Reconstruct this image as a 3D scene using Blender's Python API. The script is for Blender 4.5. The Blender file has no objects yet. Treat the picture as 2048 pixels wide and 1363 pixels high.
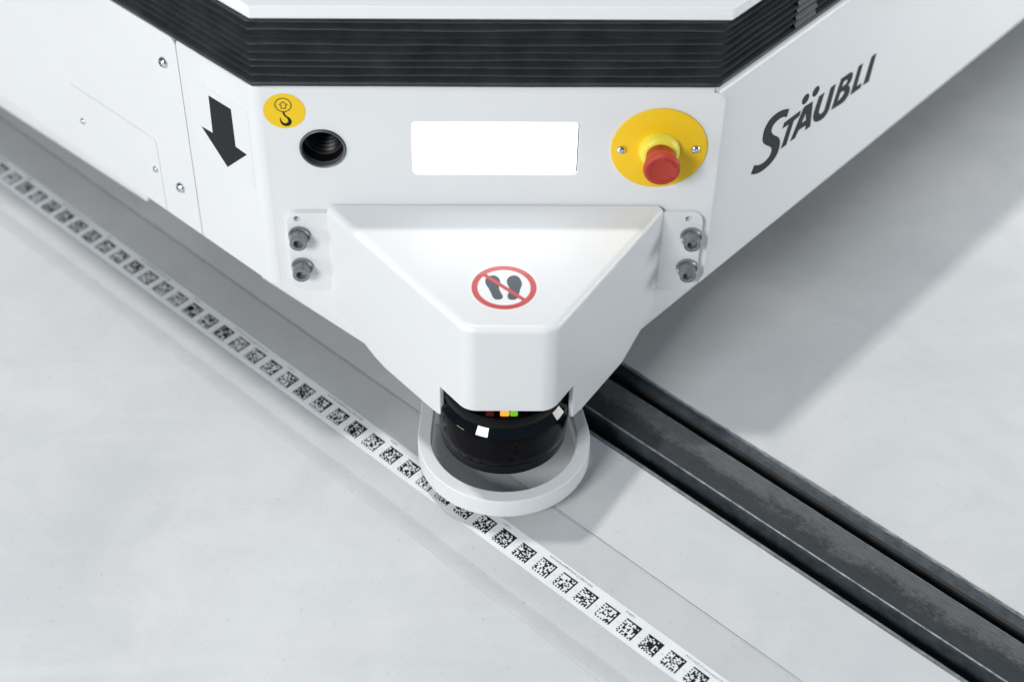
import bpy, bmesh, math, random
import numpy as np
from mathutils import Matrix, Vector, noise

# ------------------------------------------------------------------ camera
# focal length in photo pixels, pitch, roll, yaw of the chamfer face, yaw of the
# left side (= rail = code tape), yaw of the right side, camera height (m).
F, PITCH, ROLL, YF, YL, YR, H = (3292.975, 0.7593188, 0.0236649, 0.0356633,
                                 -0.7657177, 0.8267726, 0.9453984)
scene = bpy.context.scene
COL = scene.collection
V3 = lambda *a: np.array(a, float)


def Rz(a):
    return np.array([[math.cos(a), -math.sin(a), 0], [math.sin(a), math.cos(a), 0], [0, 0, 1]])


RIGHT0 = Rz(-YF) @ V3(1, 0, 0)
FWD = Rz(-YF) @ V3(0, math.cos(PITCH), -math.sin(PITCH))
UP0 = Rz(-YF) @ V3(0, math.sin(PITCH), math.cos(PITCH))
CRX = math.cos(ROLL) * RIGHT0 + math.sin(ROLL) * UP0
CUP = -math.sin(ROLL) * RIGHT0 + math.cos(ROLL) * UP0
CAM = V3(0, 0, H)

cd = bpy.data.cameras.new('camera')
cd.sensor_fit = 'HORIZONTAL'
cd.sensor_width = 36.0
cd.lens = F / 2048 * 36.0
cd.clip_start = 0.05
cd.clip_end = 60
cd.dof.use_dof = True
cd.dof.focus_distance = 1.20
cd.dof.aperture_fstop = 3.7
co = bpy.data.objects.new('camera', cd)
COL.objects.link(co)
M = Matrix(((CRX[0], CUP[0], -FWD[0], CAM[0]),
            (CRX[1], CUP[1], -FWD[1], CAM[1]),
            (CRX[2], CUP[2], -FWD[2], CAM[2]), (0, 0, 0, 1)))
co.matrix_world = M
scene.camera = co

# ------------------------------------------------------------------ light
world = bpy.data.worlds.new('World')
scene.world = world
world.use_nodes = True
bg = world.node_tree.nodes['Background']
bg.inputs[0].default_value = (0.42, 0.72, 1.0, 1)
bg.inputs[1].default_value = 0.19


def area(name, loc, target, sx, sy, power, color=(1, 1, 1)):
    l = bpy.data.lights.new(name, 'AREA')
    l.shape = 'RECTANGLE'
    l.size, l.size_y = sx, sy
    l.energy = power
    l.color = color
    o = bpy.data.objects.new(name, l)
    COL.objects.link(o)
    o.location = loc
    d = Vector(target) - Vector(loc)
    o.rotation_euler = d.to_track_quat('-Z', 'Y').to_euler()
    return o


area('hall_ceiling_lamp', (-0.67, 1.81, 5.0), (0.10, 0.90, 0.2), 0.19, 0.19, 110, (1.0, 0.965, 0.925))
area('window_light', (-1.40, -1.13, 1.65), (-0.05, 0.95, 0.18), 0.85, 0.75, 62, (1.0, 0.985, 0.965))
area('low_side_fill', (1.30, 1.00, 0.42), (0.45, 1.20, 0.20), 0.40, 0.50, 6.6, (1.0, 0.99, 0.97))  # light from the right; low position made up to brighten side panel over floor
area('low_left_fill', (-1.6, 0.2, 0.35), (-0.3, 1.1, 0.20), 0.40, 0.30, 5.0, (1.0, 0.995, 0.98))  # added fill to brighten the left side, no such lamp known

vs = scene.view_settings
vs.view_transform = 'Standard'
vs.look = 'None'
vs.exposure = 0.0
vs.gamma = 1.0
vs.use_curve_mapping = False
scene.render.engine = 'CYCLES'


# ------------------------------------------------------------------ pixel -> place
def ray(u, v):
    X, Y = (u - 1024) / F, (v - 681.5) / F
    return FWD + CRX * X - CUP * Y


def onplane(u, v, p0, n):
    d = ray(u, v)
    return CAM + d * (((p0 - CAM) @ n) / (d @ n))


class Frame:
    """A flat face: origin, in-plane axes u, v and outward normal n."""
    def __init__(s, o, u, v):
        s.o, s.u, s.v = V3(*o), V3(*u), V3(*v)
        s.n = np.cross(s.u, s.v)

    def at(s, a, b, d=0.0):
        return s.o + s.u * a + s.v * b + s.n * d

    def px(s, x, y, d=0.0):
        P = onplane(x, y, s.o + s.n * d, s.n) - s.o
        return (P @ s.u, P @ s.v)

    def pxs(s, pts, d=0.0):
        return [s.px(x, y, d) for x, y in pts]


YFACE = 0.95
UL = V3(math.cos(YL), math.sin(YL), 0)          # along the left side, towards the camera
QL = V3(-math.sin(YL), math.cos(YL), 0)         # across it, away from the camera
UR = V3(math.cos(YR), math.sin(YR), 0)
CL = V3(-0.1509, YFACE, 0)
CR = V3(0.1775, YFACE + 0.0008, 0)
FRONT = Frame((0, YFACE, 0), (1, 0, 0), (0, 0, 1))
LEFT = Frame(CL, UL, (0, 0, 1))
RIGHT = Frame(CR, UR, (0, 0, 1))
FLOOR = Frame((0, 0, 0), UL, QL)                # a = along rail, b = across


# ------------------------------------------------------------------ materials
def mat(name, color, rough=0.5, metal=0.0, emit=None, estr=1.0, spec=0.5, coat=0.0):
    m = bpy.data.materials.new(name)
    m.use_nodes = True
    b = m.node_tree.nodes['Principled BSDF']
    b.inputs['Base Color'].default_value = (*color, 1)
    b.inputs['Roughness'].default_value = rough
    b.inputs['Metallic'].default_value = metal
    b.inputs['Specular IOR Level'].default_value = spec
    b.inputs['Coat Weight'].default_value = coat
    if emit:
        b.inputs['Emission Color'].default_value = (*emit, 1)
        b.inputs['Emission Strength'].default_value = estr
    return m


class NT:
    def __init__(s, m):
        s.t = m.node_tree
        s.b = s.t.nodes['Principled BSDF']
        s.geo = s.t.nodes.new('ShaderNodeTexCoord')

    def new(s, k, **kw):
        n = s.t.nodes.new(k)
        for a, v in kw.items():
            setattr(n, a, v)
        return n

    def link(s, a, b):
        s.t.links.new(a, b)

    def mapping(s, scale=(1, 1, 1), rot=(0, 0, 0)):
        n = s.new('ShaderNodeMapping')
        n.inputs['Scale'].default_value = scale
        n.inputs['Rotation'].default_value = rot
        s.link(s.geo.outputs['Object'], n.inputs['Vector'])
        return n.outputs[0]

    def noise(s, scale, detail=4, rough=0.55, vec=None, dist=0.0):
        n = s.new('ShaderNodeTexNoise')
        n.inputs['Scale'].default_value = scale
        n.inputs['Detail'].default_value = detail
        n.inputs['Roughness'].default_value = rough
        n.inputs['Distortion'].default_value = dist
        s.link(vec if vec is not None else s.geo.outputs['Object'], n.inputs['Vector'])
        return n.outputs['Fac']

    def ramp(s, fac, stops):
        n = s.new('ShaderNodeValToRGB')
        el = n.color_ramp.elements
        while len(el) < len(stops):
            el.new(0.5)
        for e, (p, c) in zip(el, stops):
            e.position = p
            e.color = (*c, 1) if len(c) == 3 else c
        s.link(fac, n.inputs[0])
        return n.outputs[0]

    def mix(s, fac, a, b, mode='MIX'):
        n = s.new('ShaderNodeMix', data_type='RGBA', blend_type=mode)
        for sock, v in ((n.inputs[0], fac), (n.inputs[6], a), (n.inputs[7], b)):
            if isinstance(v, (int, float)):
                sock.default_value = v
            elif isinstance(v, tuple):
                sock.default_value = (*v, 1)
            else:
                s.link(v, sock)
        return n.outputs[2]

    def bump(s, h, strength, dist):
        n = s.new('ShaderNodeBump')
        n.inputs['Strength'].default_value = strength
        n.inputs['Distance'].default_value = dist
        s.link(h, n.inputs['Height'])
        s.link(n.outputs[0], s.b.inputs['Normal'])


def g(v):
    return (v, v, v)


def paint(name, color, rough, peel=0.03):
    m = mat(name, color, rough)
    t = NT(m)
    n1 = t.noise(9, 3)
    c = t.ramp(n1, [(0.3, tuple(x * 0.975 for x in color)), (0.7, tuple(min(1, x * 1.015) for x in color))])
    t.link(c, t.b.inputs['Base Color'])
    r = t.ramp(t.noise(30, 3), [(0.3, g(rough * 0.9)), (0.7, g(rough * 1.15))])
    t.link(r, t.b.inputs['Roughness'])
    if peel:
        t.bump(t.noise(420, 2, 0.5), peel, 0.001)
    return m


WHITE = paint('white_powder_coat', (0.755, 0.763, 0.770), 0.36, 0.0)
COVER = mat('white_hood_gloss', (0.755, 0.763, 0.770), 0.36)
RINGM = paint('white_plastic', (0.76, 0.77, 0.78), 0.5, 0.03)
YELLOW = paint('yellow_plate', (0.90, 0.565, 0.0025), 0.5, 0.0)
YELL2 = paint('yellow_sticker', (0.86, 0.56, 0.003), 0.45, 0.0)
COLLAR = mat('pale_yellow_plastic', (0.84, 0.74, 0.07), 0.42)
RED = paint('red_plastic', (0.43, 0.038, 0.022), 0.5, 0.02)
BLACKPRINT = mat('black_print', (0.008, 0.010, 0.012), 0.5, spec=0.25)
LOGO = mat('dark_grey_print', (0.010, 0.013, 0.015), 0.5, spec=0.25)
HOLEBLK = mat('black_threaded_plastic', (0.006, 0.006, 0.007), 0.38, spec=0.3)
REDPRINT = mat('red_print', (0.58, 0.085, 0.08), 0.25, coat=0.6)
GREYPRINT = mat('grey_print', (0.075, 0.09, 0.105), 0.25, coat=0.6)
STICKWHITE = mat('white_sticker', (0.82, 0.83, 0.84), 0.26)
STICKCLEAR = mat('white_arrow_sticker', (0.76, 0.768, 0.775), 0.34)
SCREEN = mat('lit_display', (0.9, 0.9, 0.9), 0.3, emit=(1, 1, 1), estr=1.4)
GLASSBLK = mat('black_scanner_window', (0.003, 0.003, 0.004), 0.02, spec=0.05)
GLINTCONE = mat('glossy_black_glint_cone', (0.003, 0.003, 0.004), 0.02, spec=0.55)  # extra gloss for the made-up cone, so its glint comes out white
SATINBLK = mat('black_scanner_housing', (0.003, 0.0033, 0.0036), 0.35, spec=0.12)
SILVER = mat('bright_steel', (0.70, 0.72, 0.74), 0.22, 1.0)
AMBER = mat('amber_lamp', (0.3, 0.12, 0.02), 0.3, emit=(1.0, 0.36, 0.045), estr=1.25)
GREEN = mat('green_lamp', (0.08, 0.2, 0.02), 0.3, emit=(0.22, 0.62, 0.03), estr=0.75)
DULLAMP = mat('unlit_red_lamp', (0.12, 0.02, 0.01), 0.3)
UNDER = mat('dark_underside', (0.05, 0.052, 0.055), 0.7)


def mk_bolt():
    m = mat('phosphated_steel', (0.22, 0.24, 0.25), 0.42, 0.55)
    t = NT(m)
    n = t.noise(700, 3)
    t.link(t.ramp(n, [(0.3, (0.19, 0.21, 0.225)), (0.7, (0.30, 0.325, 0.34))]), t.b.inputs['Base Color'])
    t.bump(n, 0.15, 0.0004)
    return m


BOLT = mk_bolt()


def mk_bellows():
    m = mat('black_bellows_fabric', (0.022, 0.024, 0.026), 0.48, spec=0.35)
    t = NT(m)
    n = t.noise(1500, 2, 0.6)
    n2 = t.noise(40, 4, 0.6)
    c = t.ramp(n2, [(0.3, (0.018, 0.020, 0.0215)), (0.75, (0.044, 0.048, 0.051))])
    sp = t.ramp(t.noise(420, 3, 0.7), [(0.70, g(0)), (0.80, g(0.45))])
    t.link(t.mix(sp, c, (0.10, 0.105, 0.11)), t.b.inputs['Base Color'])
    t.b.inputs['Sheen Weight'].default_value = 0.25
    t.b.inputs['Sheen Roughness'].default_value = 0.4
    t.bump(n, 0.35, 0.0006)
    return m


BELLOWS = mk_bellows()


def mk_floor(name, base, speck=0.5):
    m = mat(name, g(base), 0.5)
    t = NT(m)
    big = t.noise(2.6, 7, 0.62, dist=0.8)
    mid = t.noise(11, 7, 0.68, dist=1.6)
    cool = t.noise(5.5, 4, 0.55, dist=0.5)
    c = t.ramp(big, [(0.32, tuple(base * k for k in (0.86, 0.885, 0.90))), (0.66, tuple(base * k for k in (1.05, 1.05, 1.045)))])
    c = t.mix(t.ramp(mid, [(0.42, g(0.0)), (0.72, g(0.42))]), c, tuple(base * k for k in (0.76, 0.80, 0.825)))
    c = t.mix(t.ramp(cool, [(0.42, g(0)), (0.68, g(0.30))]), c, tuple(base * k for k in (0.88, 0.955, 0.965)))
    smear = t.noise(7, 5, 0.6, t.mapping((0.35, 2.2, 1), (0, 0, 0.9)), dist=0.8)
    c = t.mix(t.ramp(smear, [(0.56, g(0)), (0.72, g(0.30))]), c, tuple(base * k for k in (1.12, 1.12, 1.115)))
    # pores and grit
    pores = t.ramp(t.noise(240, 4, 0.7), [(0.63, g(0)), (0.70, g(0.9 * speck))])
    c = t.mix(pores, c, tuple(base * k for k in (0.42, 0.44, 0.46)))
    fine = t.ramp(t.noise(1300, 2, 0.6), [(0.35, g(0.17)), (0.6, g(0))])
    c = t.mix(fine, c, tuple(base * k for k in (0.6, 0.61, 0.62)))
    # hairline scratches in two directions
    for rot, thr in ((0.35, 0.735), (1.9, 0.745), (2.6, 0.75)):
        s = t.noise(26, 2, 0.5, t.mapping((1.0, 34, 1), (0, 0, rot)))
        s = t.ramp(s, [(thr - 0.06, g(0)), (thr - 0.02, g(0.34))])
        gate = t.ramp(t.noise(9, 2, 0.5, t.mapping((1, 1, 1), (0, 0, rot))), [(0.5, g(0)), (0.62, g(1))])
        mm = t.new('ShaderNodeMath', operation='MULTIPLY')
        t.link(s, mm.inputs[0]); t.link(gate, mm.inputs[1])
        c = t.mix(mm.outputs[0], c, tuple(base * k for k in (0.62, 0.64, 0.66)))
    t.link(c, t.b.inputs['Base Color'])
    t.link(t.ramp(t.noise(12, 5, 0.6), [(0.3, g(0.36)), (0.7, g(0.56))]), t.b.inputs['Roughness'])
    t.bump(t.noise(140, 5, 0.6), 0.06, 0.002)
    return m


CONCRETE = mk_floor('sealed_light_concrete', 0.64)
EDGEM = mk_floor('dirty_filler_edge', 0.53, 0.6)
PATCHM = mk_floor('smoothed_concrete_fill', 0.585, 0.4)


def mk_steel():
    """Mill-scale steel, worn bare in streaks along one side."""
    m = mat('worn_dark_steel', g(0.08), 0.45, 0.3, spec=0.3)
    t = NT(m)
    str1 = t.noise(45, 8, 0.75, t.mapping((1.6, 26, 1)))
    grit = t.noise(520, 6, 0.8, t.mapping((0.38, 1.4, 1)))
    blot = t.noise(38, 5, 0.65, t.mapping((0.6, 1, 1)))
    sep = t.new('ShaderNodeSeparateXYZ')
    t.link(t.geo.outputs['Object'], sep.inputs[0])
    a = t.new('ShaderNodeMapRange')
    a.inputs[1].default_value = -0.016
    a.inputs[2].default_value = 0.016
    a.inputs[3].default_value = -0.17
    a.inputs[4].default_value = 0.15
    t.link(sep.outputs[1], a.inputs[0])
    add = t.new('ShaderNodeMath', operation='ADD')
    t.link(a.outputs[0], add.inputs[0])
    s2 = t.new('ShaderNodeMath', operation='MULTIPLY_ADD')
    s2.inputs[1].default_value = 0.55
    t.link(grit, s2.inputs[0]); 
    half = t.new('ShaderNodeMath', operation='MULTIPLY')
    half.inputs[1].default_value = 0.45
    t.link(blot, half.inputs[0]); t.link(half.outputs[0], s2.inputs[2])
    t.link(s2.outputs[0], add.inputs[1])
    worn = t.ramp(add.outputs[0], [(0.465, g(0)), (0.55, g(1))])
    dark = t.ramp(str1, [(0.3, (0.030, 0.034, 0.037)), (0.7, (0.070, 0.076, 0.080))])
    lite = t.ramp(str1, [(0.35, (0.075, 0.078, 0.083)), (0.65, (0.165, 0.169, 0.176))])
    c = t.mix(worn, dark, lite)
    sc = t.ramp(t.noise(40, 2, 0.5, t.mapping((0.35, 26, 1))), [(0.70, g(0)), (0.73, g(0.5))])
    c = t.mix(sc, c, (0.25, 0.26, 0.27))
    t.link(c, t.b.inputs['Base Color'])
    t.link(t.ramp(worn, [(0, g(0.40)), (1, g(0.60))]), t.b.inputs['Roughness'])
    t.bump(grit, 0.2, 0.0006)
    return m


STEEL = mk_steel()


def mk_edge(name, c0, c1, rough, metal):
    m = mat(name, c0, rough, metal)
    t = NT(m)
    n = t.noise(120, 6, 0.7, t.mapping((0.6, 1, 1)))
    t.link(t.ramp(n, [(0.35, c0), (0.68, c1)]), t.b.inputs['Base Color'])
    t.bump(n, 0.4, 0.0012)
    return m


EDGE = mk_edge('grey_rail_edge', (0.10, 0.11, 0.115), (0.30, 0.305, 0.30), 0.5, 0.3)
CHANNEL = mk_edge('grimy_black_channel', (0.003, 0.0033, 0.0035), (0.012, 0.012, 0.011), 0.6, 0.0)
BLUESTEEL = mk_edge('blued_steel_flank', (0.018, 0.024, 0.030), (0.05, 0.066, 0.08), 0.55, 0.2)
WORN = mk_edge('bright_worn_steel', (0.10, 0.11, 0.12), (0.50, 0.52, 0.54), 0.4, 0.5)
GROUT = mk_edge('crumbly_grout', (0.16, 0.16, 0.155), (0.52, 0.515, 0.50), 0.8, 0.0)


GROUT2 = mk_edge('grey_joint_filler', (0.24, 0.25, 0.255), (0.38, 0.39, 0.395), 0.8, 0.0)


def mk_tape():
    m = mat('white_code_tape', (0.80, 0.81, 0.82), 0.38)
    t = NT(m)
    n = t.noise(60, 5, 0.6)
    c = t.ramp(n, [(0.3, (0.73, 0.75, 0.765)), (0.7, (0.81, 0.82, 0.825))])
    t.link(c, t.b.inputs['Base Color'])
    t.bump(t.noise(35, 3), 0.05, 0.002)
    return m


TAPE = mk_tape()


def mk_ink():
    m = mat('black_code_ink', (0.012, 0.014, 0.016), 0.40, spec=0.3)
    t = NT(m)
    n = t.noise(90, 6, 0.7)
    t.link(t.ramp(n, [(0.60, (0.004, 0.0055, 0.0065)), (0.82, (0.05, 0.055, 0.06))]), t.b.inputs['Base Color'])
    return m


INK = mk_ink()
INK2 = mat('faint_grey_ink', (0.16, 0.17, 0.18), 0.4)


# ------------------------------------------------------------------ mesh tools
def add(name, verts, faces, m, parent=None, smooth=None, bevel=0.0, seg=2, origin=None, rot=None):
    """One mesh object. verts are world points; origin/rot only move the object's own axes."""
    me = bpy.data.meshes.new(name)
    W = Matrix.Identity(4)
    if origin is not None:
        W = Matrix.Translation(Vector(origin))
    if rot is not None:
        W = W @ rot
    Wi = W.inverted()
    me.from_pydata([Wi @ Vector(v) for v in verts], [], faces)
    me.update()
    bm = bmesh.new(); bm.from_mesh(me)
    bmesh.ops.recalc_face_normals(bm, faces=bm.faces)
    bm.to_mesh(me); bm.free()
    mats = m if isinstance(m, (list, tuple)) else [m]
    for k in mats:
        me.materials.append(k)
    if smooth is not None:
        me.polygons.foreach_set('use_smooth', [True] * len(me.polygons))
        me.set_sharp_from_angle(angle=math.radians(smooth))
    o = bpy.data.objects.new(name, me)
    COL.objects.link(o)
    if parent is not None:
        o.parent = parent
        o.matrix_basis = WORLD[parent.name].inverted() @ W
    else:
        o.matrix_basis = W
    WORLD[o.name] = W
    if bevel:
        b = o.modifiers.new('bevel', 'BEVEL')
        b.width = bevel; b.segments = seg; b.limit_method = 'ANGLE'
        b.angle_limit = math.radians(40)
    return o


WORLD = {}


def empty(name, loc):
    o = bpy.data.objects.new(name, None)
    COL.objects.link(o)
    o.location = loc
    o.empty_display_size = 0.05
    WORLD[o.name] = Matrix.Translation(Vector(loc))
    return o


def tag(o, label=None, cat=None, group=None, kind=None):
    for k, v in (('label', label), ('category', cat), ('group', group), ('kind', kind)):
        if v:
            o[k] = v
    return o


def prism_geo(loops, fr, d0, d1):
    """Region bounded by closed 2-D loops (holes allowed) on a face, from depth d0 to d1."""
    bm = bmesh.new()
    for lp in loops:
        vv = [bm.verts.new((a, b, 0)) for a, b in lp]
        for i in range(len(vv)):
            bm.edges.new((vv[i], vv[(i + 1) % len(vv)]))
    if len(loops) == 1:
        bm.faces.new(bm.verts[:])
        if len(loops[0]) > 4:
            bmesh.ops.triangulate(bm, faces=bm.faces[:])
    else:
        bmesh.ops.triangle_fill(bm, use_beauty=True, use_dissolve=False, edges=bm.edges[:])
    bm.verts.index_update()
    V = [(v.co.x, v.co.y) for v in bm.verts]
    Fc = [[v.index for v in f.verts] for f in bm.faces]
    bm.free()
    n = len(V)
    verts = [fr.at(a, b, d0) for a, b in V] + [fr.at(a, b, d1) for a, b in V]
    faces = [f[::-1] for f in Fc] + [[i + n for i in f] for f in Fc]
    base = 0
    for lp in loops:
        k = len(lp)
        for i in range(k):
            a, b = base + i, base + (i + 1) % k
            faces.append([a, b, b + n, a + n])
        base += k
    return verts, faces


def prism(name, loops, fr, d0, d1, m, parent=None, **kw):
    if not isinstance(loops[0][0], (tuple, list)):
        loops = [loops]
    v, f = prism_geo(loops, fr, d0, d1)
    return add(name, v, f, m, parent, **kw)


def circle(cx, cy, r, n=48, a0=0.0):
    return [(cx + r * math.cos(a0 + 2 * math.pi * i / n), cy + r * math.sin(a0 + 2 * math.pi * i / n)) for i in range(n)]


def rrect(x0, x1, y0, y1, r, n=6):
    rs = r if isinstance(r, (list, tuple)) else (r,) * 4     # bl, br, tr, tl
    out = []
    for (cx, cy, a), rr in zip(((x0, y0, 180), (x1, y0, 270), (x1, y1, 0), (x0, y1, 90)), rs):
        if rr <= 0:
            out.append((cx, cy)); continue
        ox = cx + (rr if a in (180, 90) else -rr)
        oy = cy + (rr if a in (180, 270) else -rr)
        for k in range(n + 1):
            t = math.radians(a + 90 * k / n)
            out.append((ox + rr * math.cos(t), oy + rr * math.sin(t)))
    return out


def stroke(pts, w, closed=False):
    """A polyline turned into an outline of width w."""
    P = [np.array(p, float) for p in pts]
    n = len(P)
    L, R = [], []
    for i in range(n):
        a = P[(i - 1) % n] if (closed or i > 0) else P[i]
        b = P[(i + 1) % n] if (closed or i < n - 1) else P[i]
        d1 = P[i] - a; d2 = b - P[i]
        d1 = d1 / np.linalg.norm(d1) if np.linalg.norm(d1) > 0 else None
        d2 = d2 / np.linalg.norm(d2) if np.linalg.norm(d2) > 0 else None
        d1 = d2 if d1 is None else d1
        d2 = d1 if d2 is None else d2
        n1 = np.array([-d1[1], d1[0]]); n2 = np.array([-d2[1], d2[0]])
        m = n1 + n2; m = m / np.linalg.norm(m)
        k = w / 2 / max(0.4, m @ n1)
        L.append(tuple(P[i] + m * k)); R.append(tuple(P[i] - m * k))
    if closed:
        return [L, R]
    return [L + R[::-1]]


def lathe(name, prof, o, axis, m, parent=None, n=48, smooth=35, xdir=None, **kw):
    """prof = [(radius, height along axis)] turned about axis through o."""
    ax = V3(*axis); ax /= np.linalg.norm(ax)
    t = V3(0, 0, 1) if abs(ax[2]) < 0.9 else V3(1, 0, 0)
    e1 = np.cross(ax, t); e1 /= np.linalg.norm(e1)
    e2 = np.cross(ax, e1)
    o = V3(*o)
    verts, faces, rings = [], [], []
    for r, h in prof:
        if r <= 1e-9:
            rings.append([len(verts)]); verts.append(o + ax * h)
        else:
            rings.append(list(range(len(verts), len(verts) + n)))
            for i in range(n):
                a = 2 * math.pi * i / n
                verts.append(o + ax * h + (e1 * math.cos(a) + e2 * math.sin(a)) * r)
    for A, B in zip(rings, rings[1:]):
        for i in range(n):
            j = (i + 1) % n
            if len(A) == 1 and len(B) == 1:
                continue
            if len(A) == 1:
                faces.append([A[0], B[j], B[i]])
            elif len(B) == 1:
                faces.append([A[i], A[j], B[0]])
            else:
                faces.append([A[i], A[j], B[j], B[i]])
    return add(name, verts, faces, m, parent, smooth=smooth, **kw)


def extrude_path(name, path, prof, m, parent=None, smooth=None, wob=None, step=0.02, **kw):
    """Sweep profile [(outward offset, z)] along a plan polyline with mitred corners."""
    P = [np.array(p[:2], float) for p in path]
    pts, nor = [], []
    for i in range(len(P) - 1):
        d = P[i + 1] - P[i]; L = np.linalg.norm(d); d /= L
        n = np.array([d[1], -d[0]])
        k = max(1, int(L / step))
        for j in range(k):
            if j == 0 and i > 0:
                d0 = P[i] - P[i - 1]; d0 /= np.linalg.norm(d0)
                n0 = np.array([d0[1], -d0[0]])
                mm = n0 + n; mm /= np.linalg.norm(mm)
                nor.append(mm / (mm @ n))
            else:
                nor.append(n)
            pts.append(P[i] + d * L * j / k)
    pts.append(P[-1]); nor.append(n)
    verts, faces = [], []
    K = len(prof)
    for i, (p, nn) in enumerate(zip(pts, nor)):
        for o_, z in prof:
            dz, do = wob(i, p, z) if wob else (0, 0)
            q = p + nn * (o_ + do)
            verts.append((q[0], q[1], z + dz))
    for i in range(len(pts) - 1):
        for k in range(K - 1):
            a = i * K + k
            faces.append([a, a + 1, a + K + 1, a + K])
    return add(name, verts, faces, m, parent, smooth=smooth, **kw)


# ================================================================== THE SETTING
A0, A1 = -3.2, 2.2                      # extent along the rail
QSEAM, QR0, QR1 = 0.6308, 0.7066, 0.7868
ROTF = Matrix.Rotation(YL, 4, 'Z')


def slab(name, loop, parent=None, m=CONCRETE):
    return prism(name, loop, FLOOR, -0.06, 0.0, m, parent)


def edge_line(q, amp, seed, a0=A0, a1=A1, step=0.006, near=(-1.6, 0.2)):
    """Points along a slightly ragged edge (fine only where the picture shows it)."""
    out, a = [], a0
    while a < a1:
        out.append((a, q + amp * (noise.noise((a * 9, seed, 0)) * 1.0 + noise.noise((a * 45, seed, 3)) * 0.35)))
        a += step if near[0] < a < near[1] else 0.15
    out.append((a1, q))
    return out


le = edge_line(QSEAM, 0.0004, 1.0)
floor = slab('floor', [(A0, -2.6), (A1, -2.6)] + le[::-1])
tag(floor, kind='structure')
lr = edge_line(QSEAM + 0.0007, 0.0004, 2.0)
le2 = edge_line(QR0, 0.0004, 5.0)
slab('floor_slab', lr + le2[::-1], floor)
ru = edge_line(QR1, 0.0009, 7.0)
slab('floor_slab', ru + [(A1, 4.2), (A0, 4.2)], floor)
prism('floor_slab', [(A0, -2.6), (A1, -2.6), (A1, QR0 - 0.001), (A0, QR0 - 0.001)], FLOOR, -0.09, -0.0605, CONCRETE, floor)

prism('joint_filler', [(A0, QSEAM - 0.001), (A1, QSEAM - 0.001), (A1, QSEAM + 0.002), (A0, QSEAM + 0.002)], FLOOR, -0.02, -0.0009, GROUT2, floor)
# thin skim of filler under the tape, its outer edge trowelled and wavy
pa = edge_line(0.5385, 0.0022, 11.0)
pb = edge_line(0.5450, 0.0016, 13.0)
pc = edge_line(0.6292, 0.0008, 17.0)
K = len(pa)
verts, faces = [], []
lines = [(pa, 0.0001), (pa, 0.0004), ([(a, q + 0.0012) for a, q in pa], 0.0005), (pb, 0.0005),
         ([(a, q + 0.003) for a, q in pb], 0.0010), ([(a, q + 0.02) for a, q in pb], 0.0009),
         ([(a, q - 0.012) for a, q in pc], 0.0009), (pc, 0.0006), (pc, 0.0001)]
for ln, z in lines:
    for a, q in ln:
        verts.append(FLOOR.at(a, q, z))
for r_ in range(len(lines) - 1):
    for i in range(K - 1):
        faces.append([r_ * K + i, r_ * K + i + 1, (r_ + 1) * K + i + 1, (r_ + 1) * K + i])
ev, ef = [], []
for i_, ((a, q), (a2, q2)) in enumerate(zip(pa, pb)):
    ev += [FLOOR.at(a, q - 0.0022, 0.00015), FLOOR.at(a, q + 0.0002, 0.0008), FLOOR.at(a2, q2 + 0.0004, 0.00085), FLOOR.at(a2, q2 + 0.004, 0.00105)]
for i_ in range(K - 1):
    for k_ in range(3):
        b_ = i_ * 4 + k_
        ef.append([b_, b_ + 1, b_ + 5, b_ + 4])
fill = add('floor_filler_strip', verts, faces, PATCHM, smooth=60)
tag(fill, kind='structure')
add('trowelled_edge', ev, ef, EDGEM, fill, smooth=60)

# ------------------------------------------------------------------ steel rail let into the floor
rail = empty('floor_rail', FLOOR.at(-0.4, 0.746, -0.04))
tag(rail, 'dark worn steel rail let into the floor between two black channels', 'rail')


def rail_strip(name, prof, m, smooth=None, q0=0.746, **kw):
    S = [A0 + (A1 - A0) * i / 60 for i in range(61)]
    v, f = [], []
    for s in S:
        for q, z in prof:
            v.append(FLOOR.at(s, q, z))
    n = len(prof)
    for i in range(len(S) - 1):
        for k in range(n - 1):
            a = i * n + k
            f.append([a, a + 1, a + n + 1, a + n])
    return add(name, v, f, m, rail, smooth=smooth, origin=FLOOR.at(-0.4, q0, 0), rot=ROTF, **kw)


rail_strip('channel', [(0.7100, -0.0006), (0.7102, -0.0302), (0.7300, -0.0304)], CHANNEL)
rail_strip('channel', [(0.7640, -0.0304), (0.7742, -0.0302), (0.7746, -0.0150), (0.7752, -0.0085), (0.7760, -0.0058), (0.7774, -0.0037)], CHANNEL)
rail_strip('edge_strip', [(0.7070, -0.012), (0.7070, 0.0002), (0.7098, 0.0003), (0.7101, -0.0005), (0.7101, -0.012)], EDGE, q0=0.7085)
rail_strip('flank', [(0.7245, -0.0302), (0.7245, -0.0125), (0.7250, -0.0090), (0.7279, -0.0006)], BLUESTEEL, smooth=50, q0=0.726)
rail_strip('rail_head', [(0.7279, -0.0006), (0.7283, -0.0001), (0.7288, 0.0), (0.7370, 0.0001), (0.7460, 0.0), (0.7560, 0.0001),
                         (0.7640, 0.0), (0.7645, -0.0002), (0.7646, -0.001), (0.7646, -0.0302)], STEEL, q0=0.746)
rail_strip('flank', [(0.7774, -0.0037), (0.7793, -0.0021), (0.7815, -0.0010), (0.7838, -0.0003)], BLUESTEEL, smooth=60, q0=0.7785)
rail_strip('lip', [(0.7838, -0.0003), (0.7840, 0.0004), (0.7846, 0.0004), (0.7848, -0.004)], WORN, q0=0.784)
rail_strip('worn_edge', [(0.72785, -0.0007), (0.72815, -0.0001), (0.72845, 0.00006), (0.72875, 0.00006)], WORN, q0=0.728)
rail_strip('worn_edge', [(0.7637, 0.00012), (0.7641, 0.00012), (0.7643, -0.0001)], WORN, q0=0.764)
gv, gf = [], []
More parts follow.
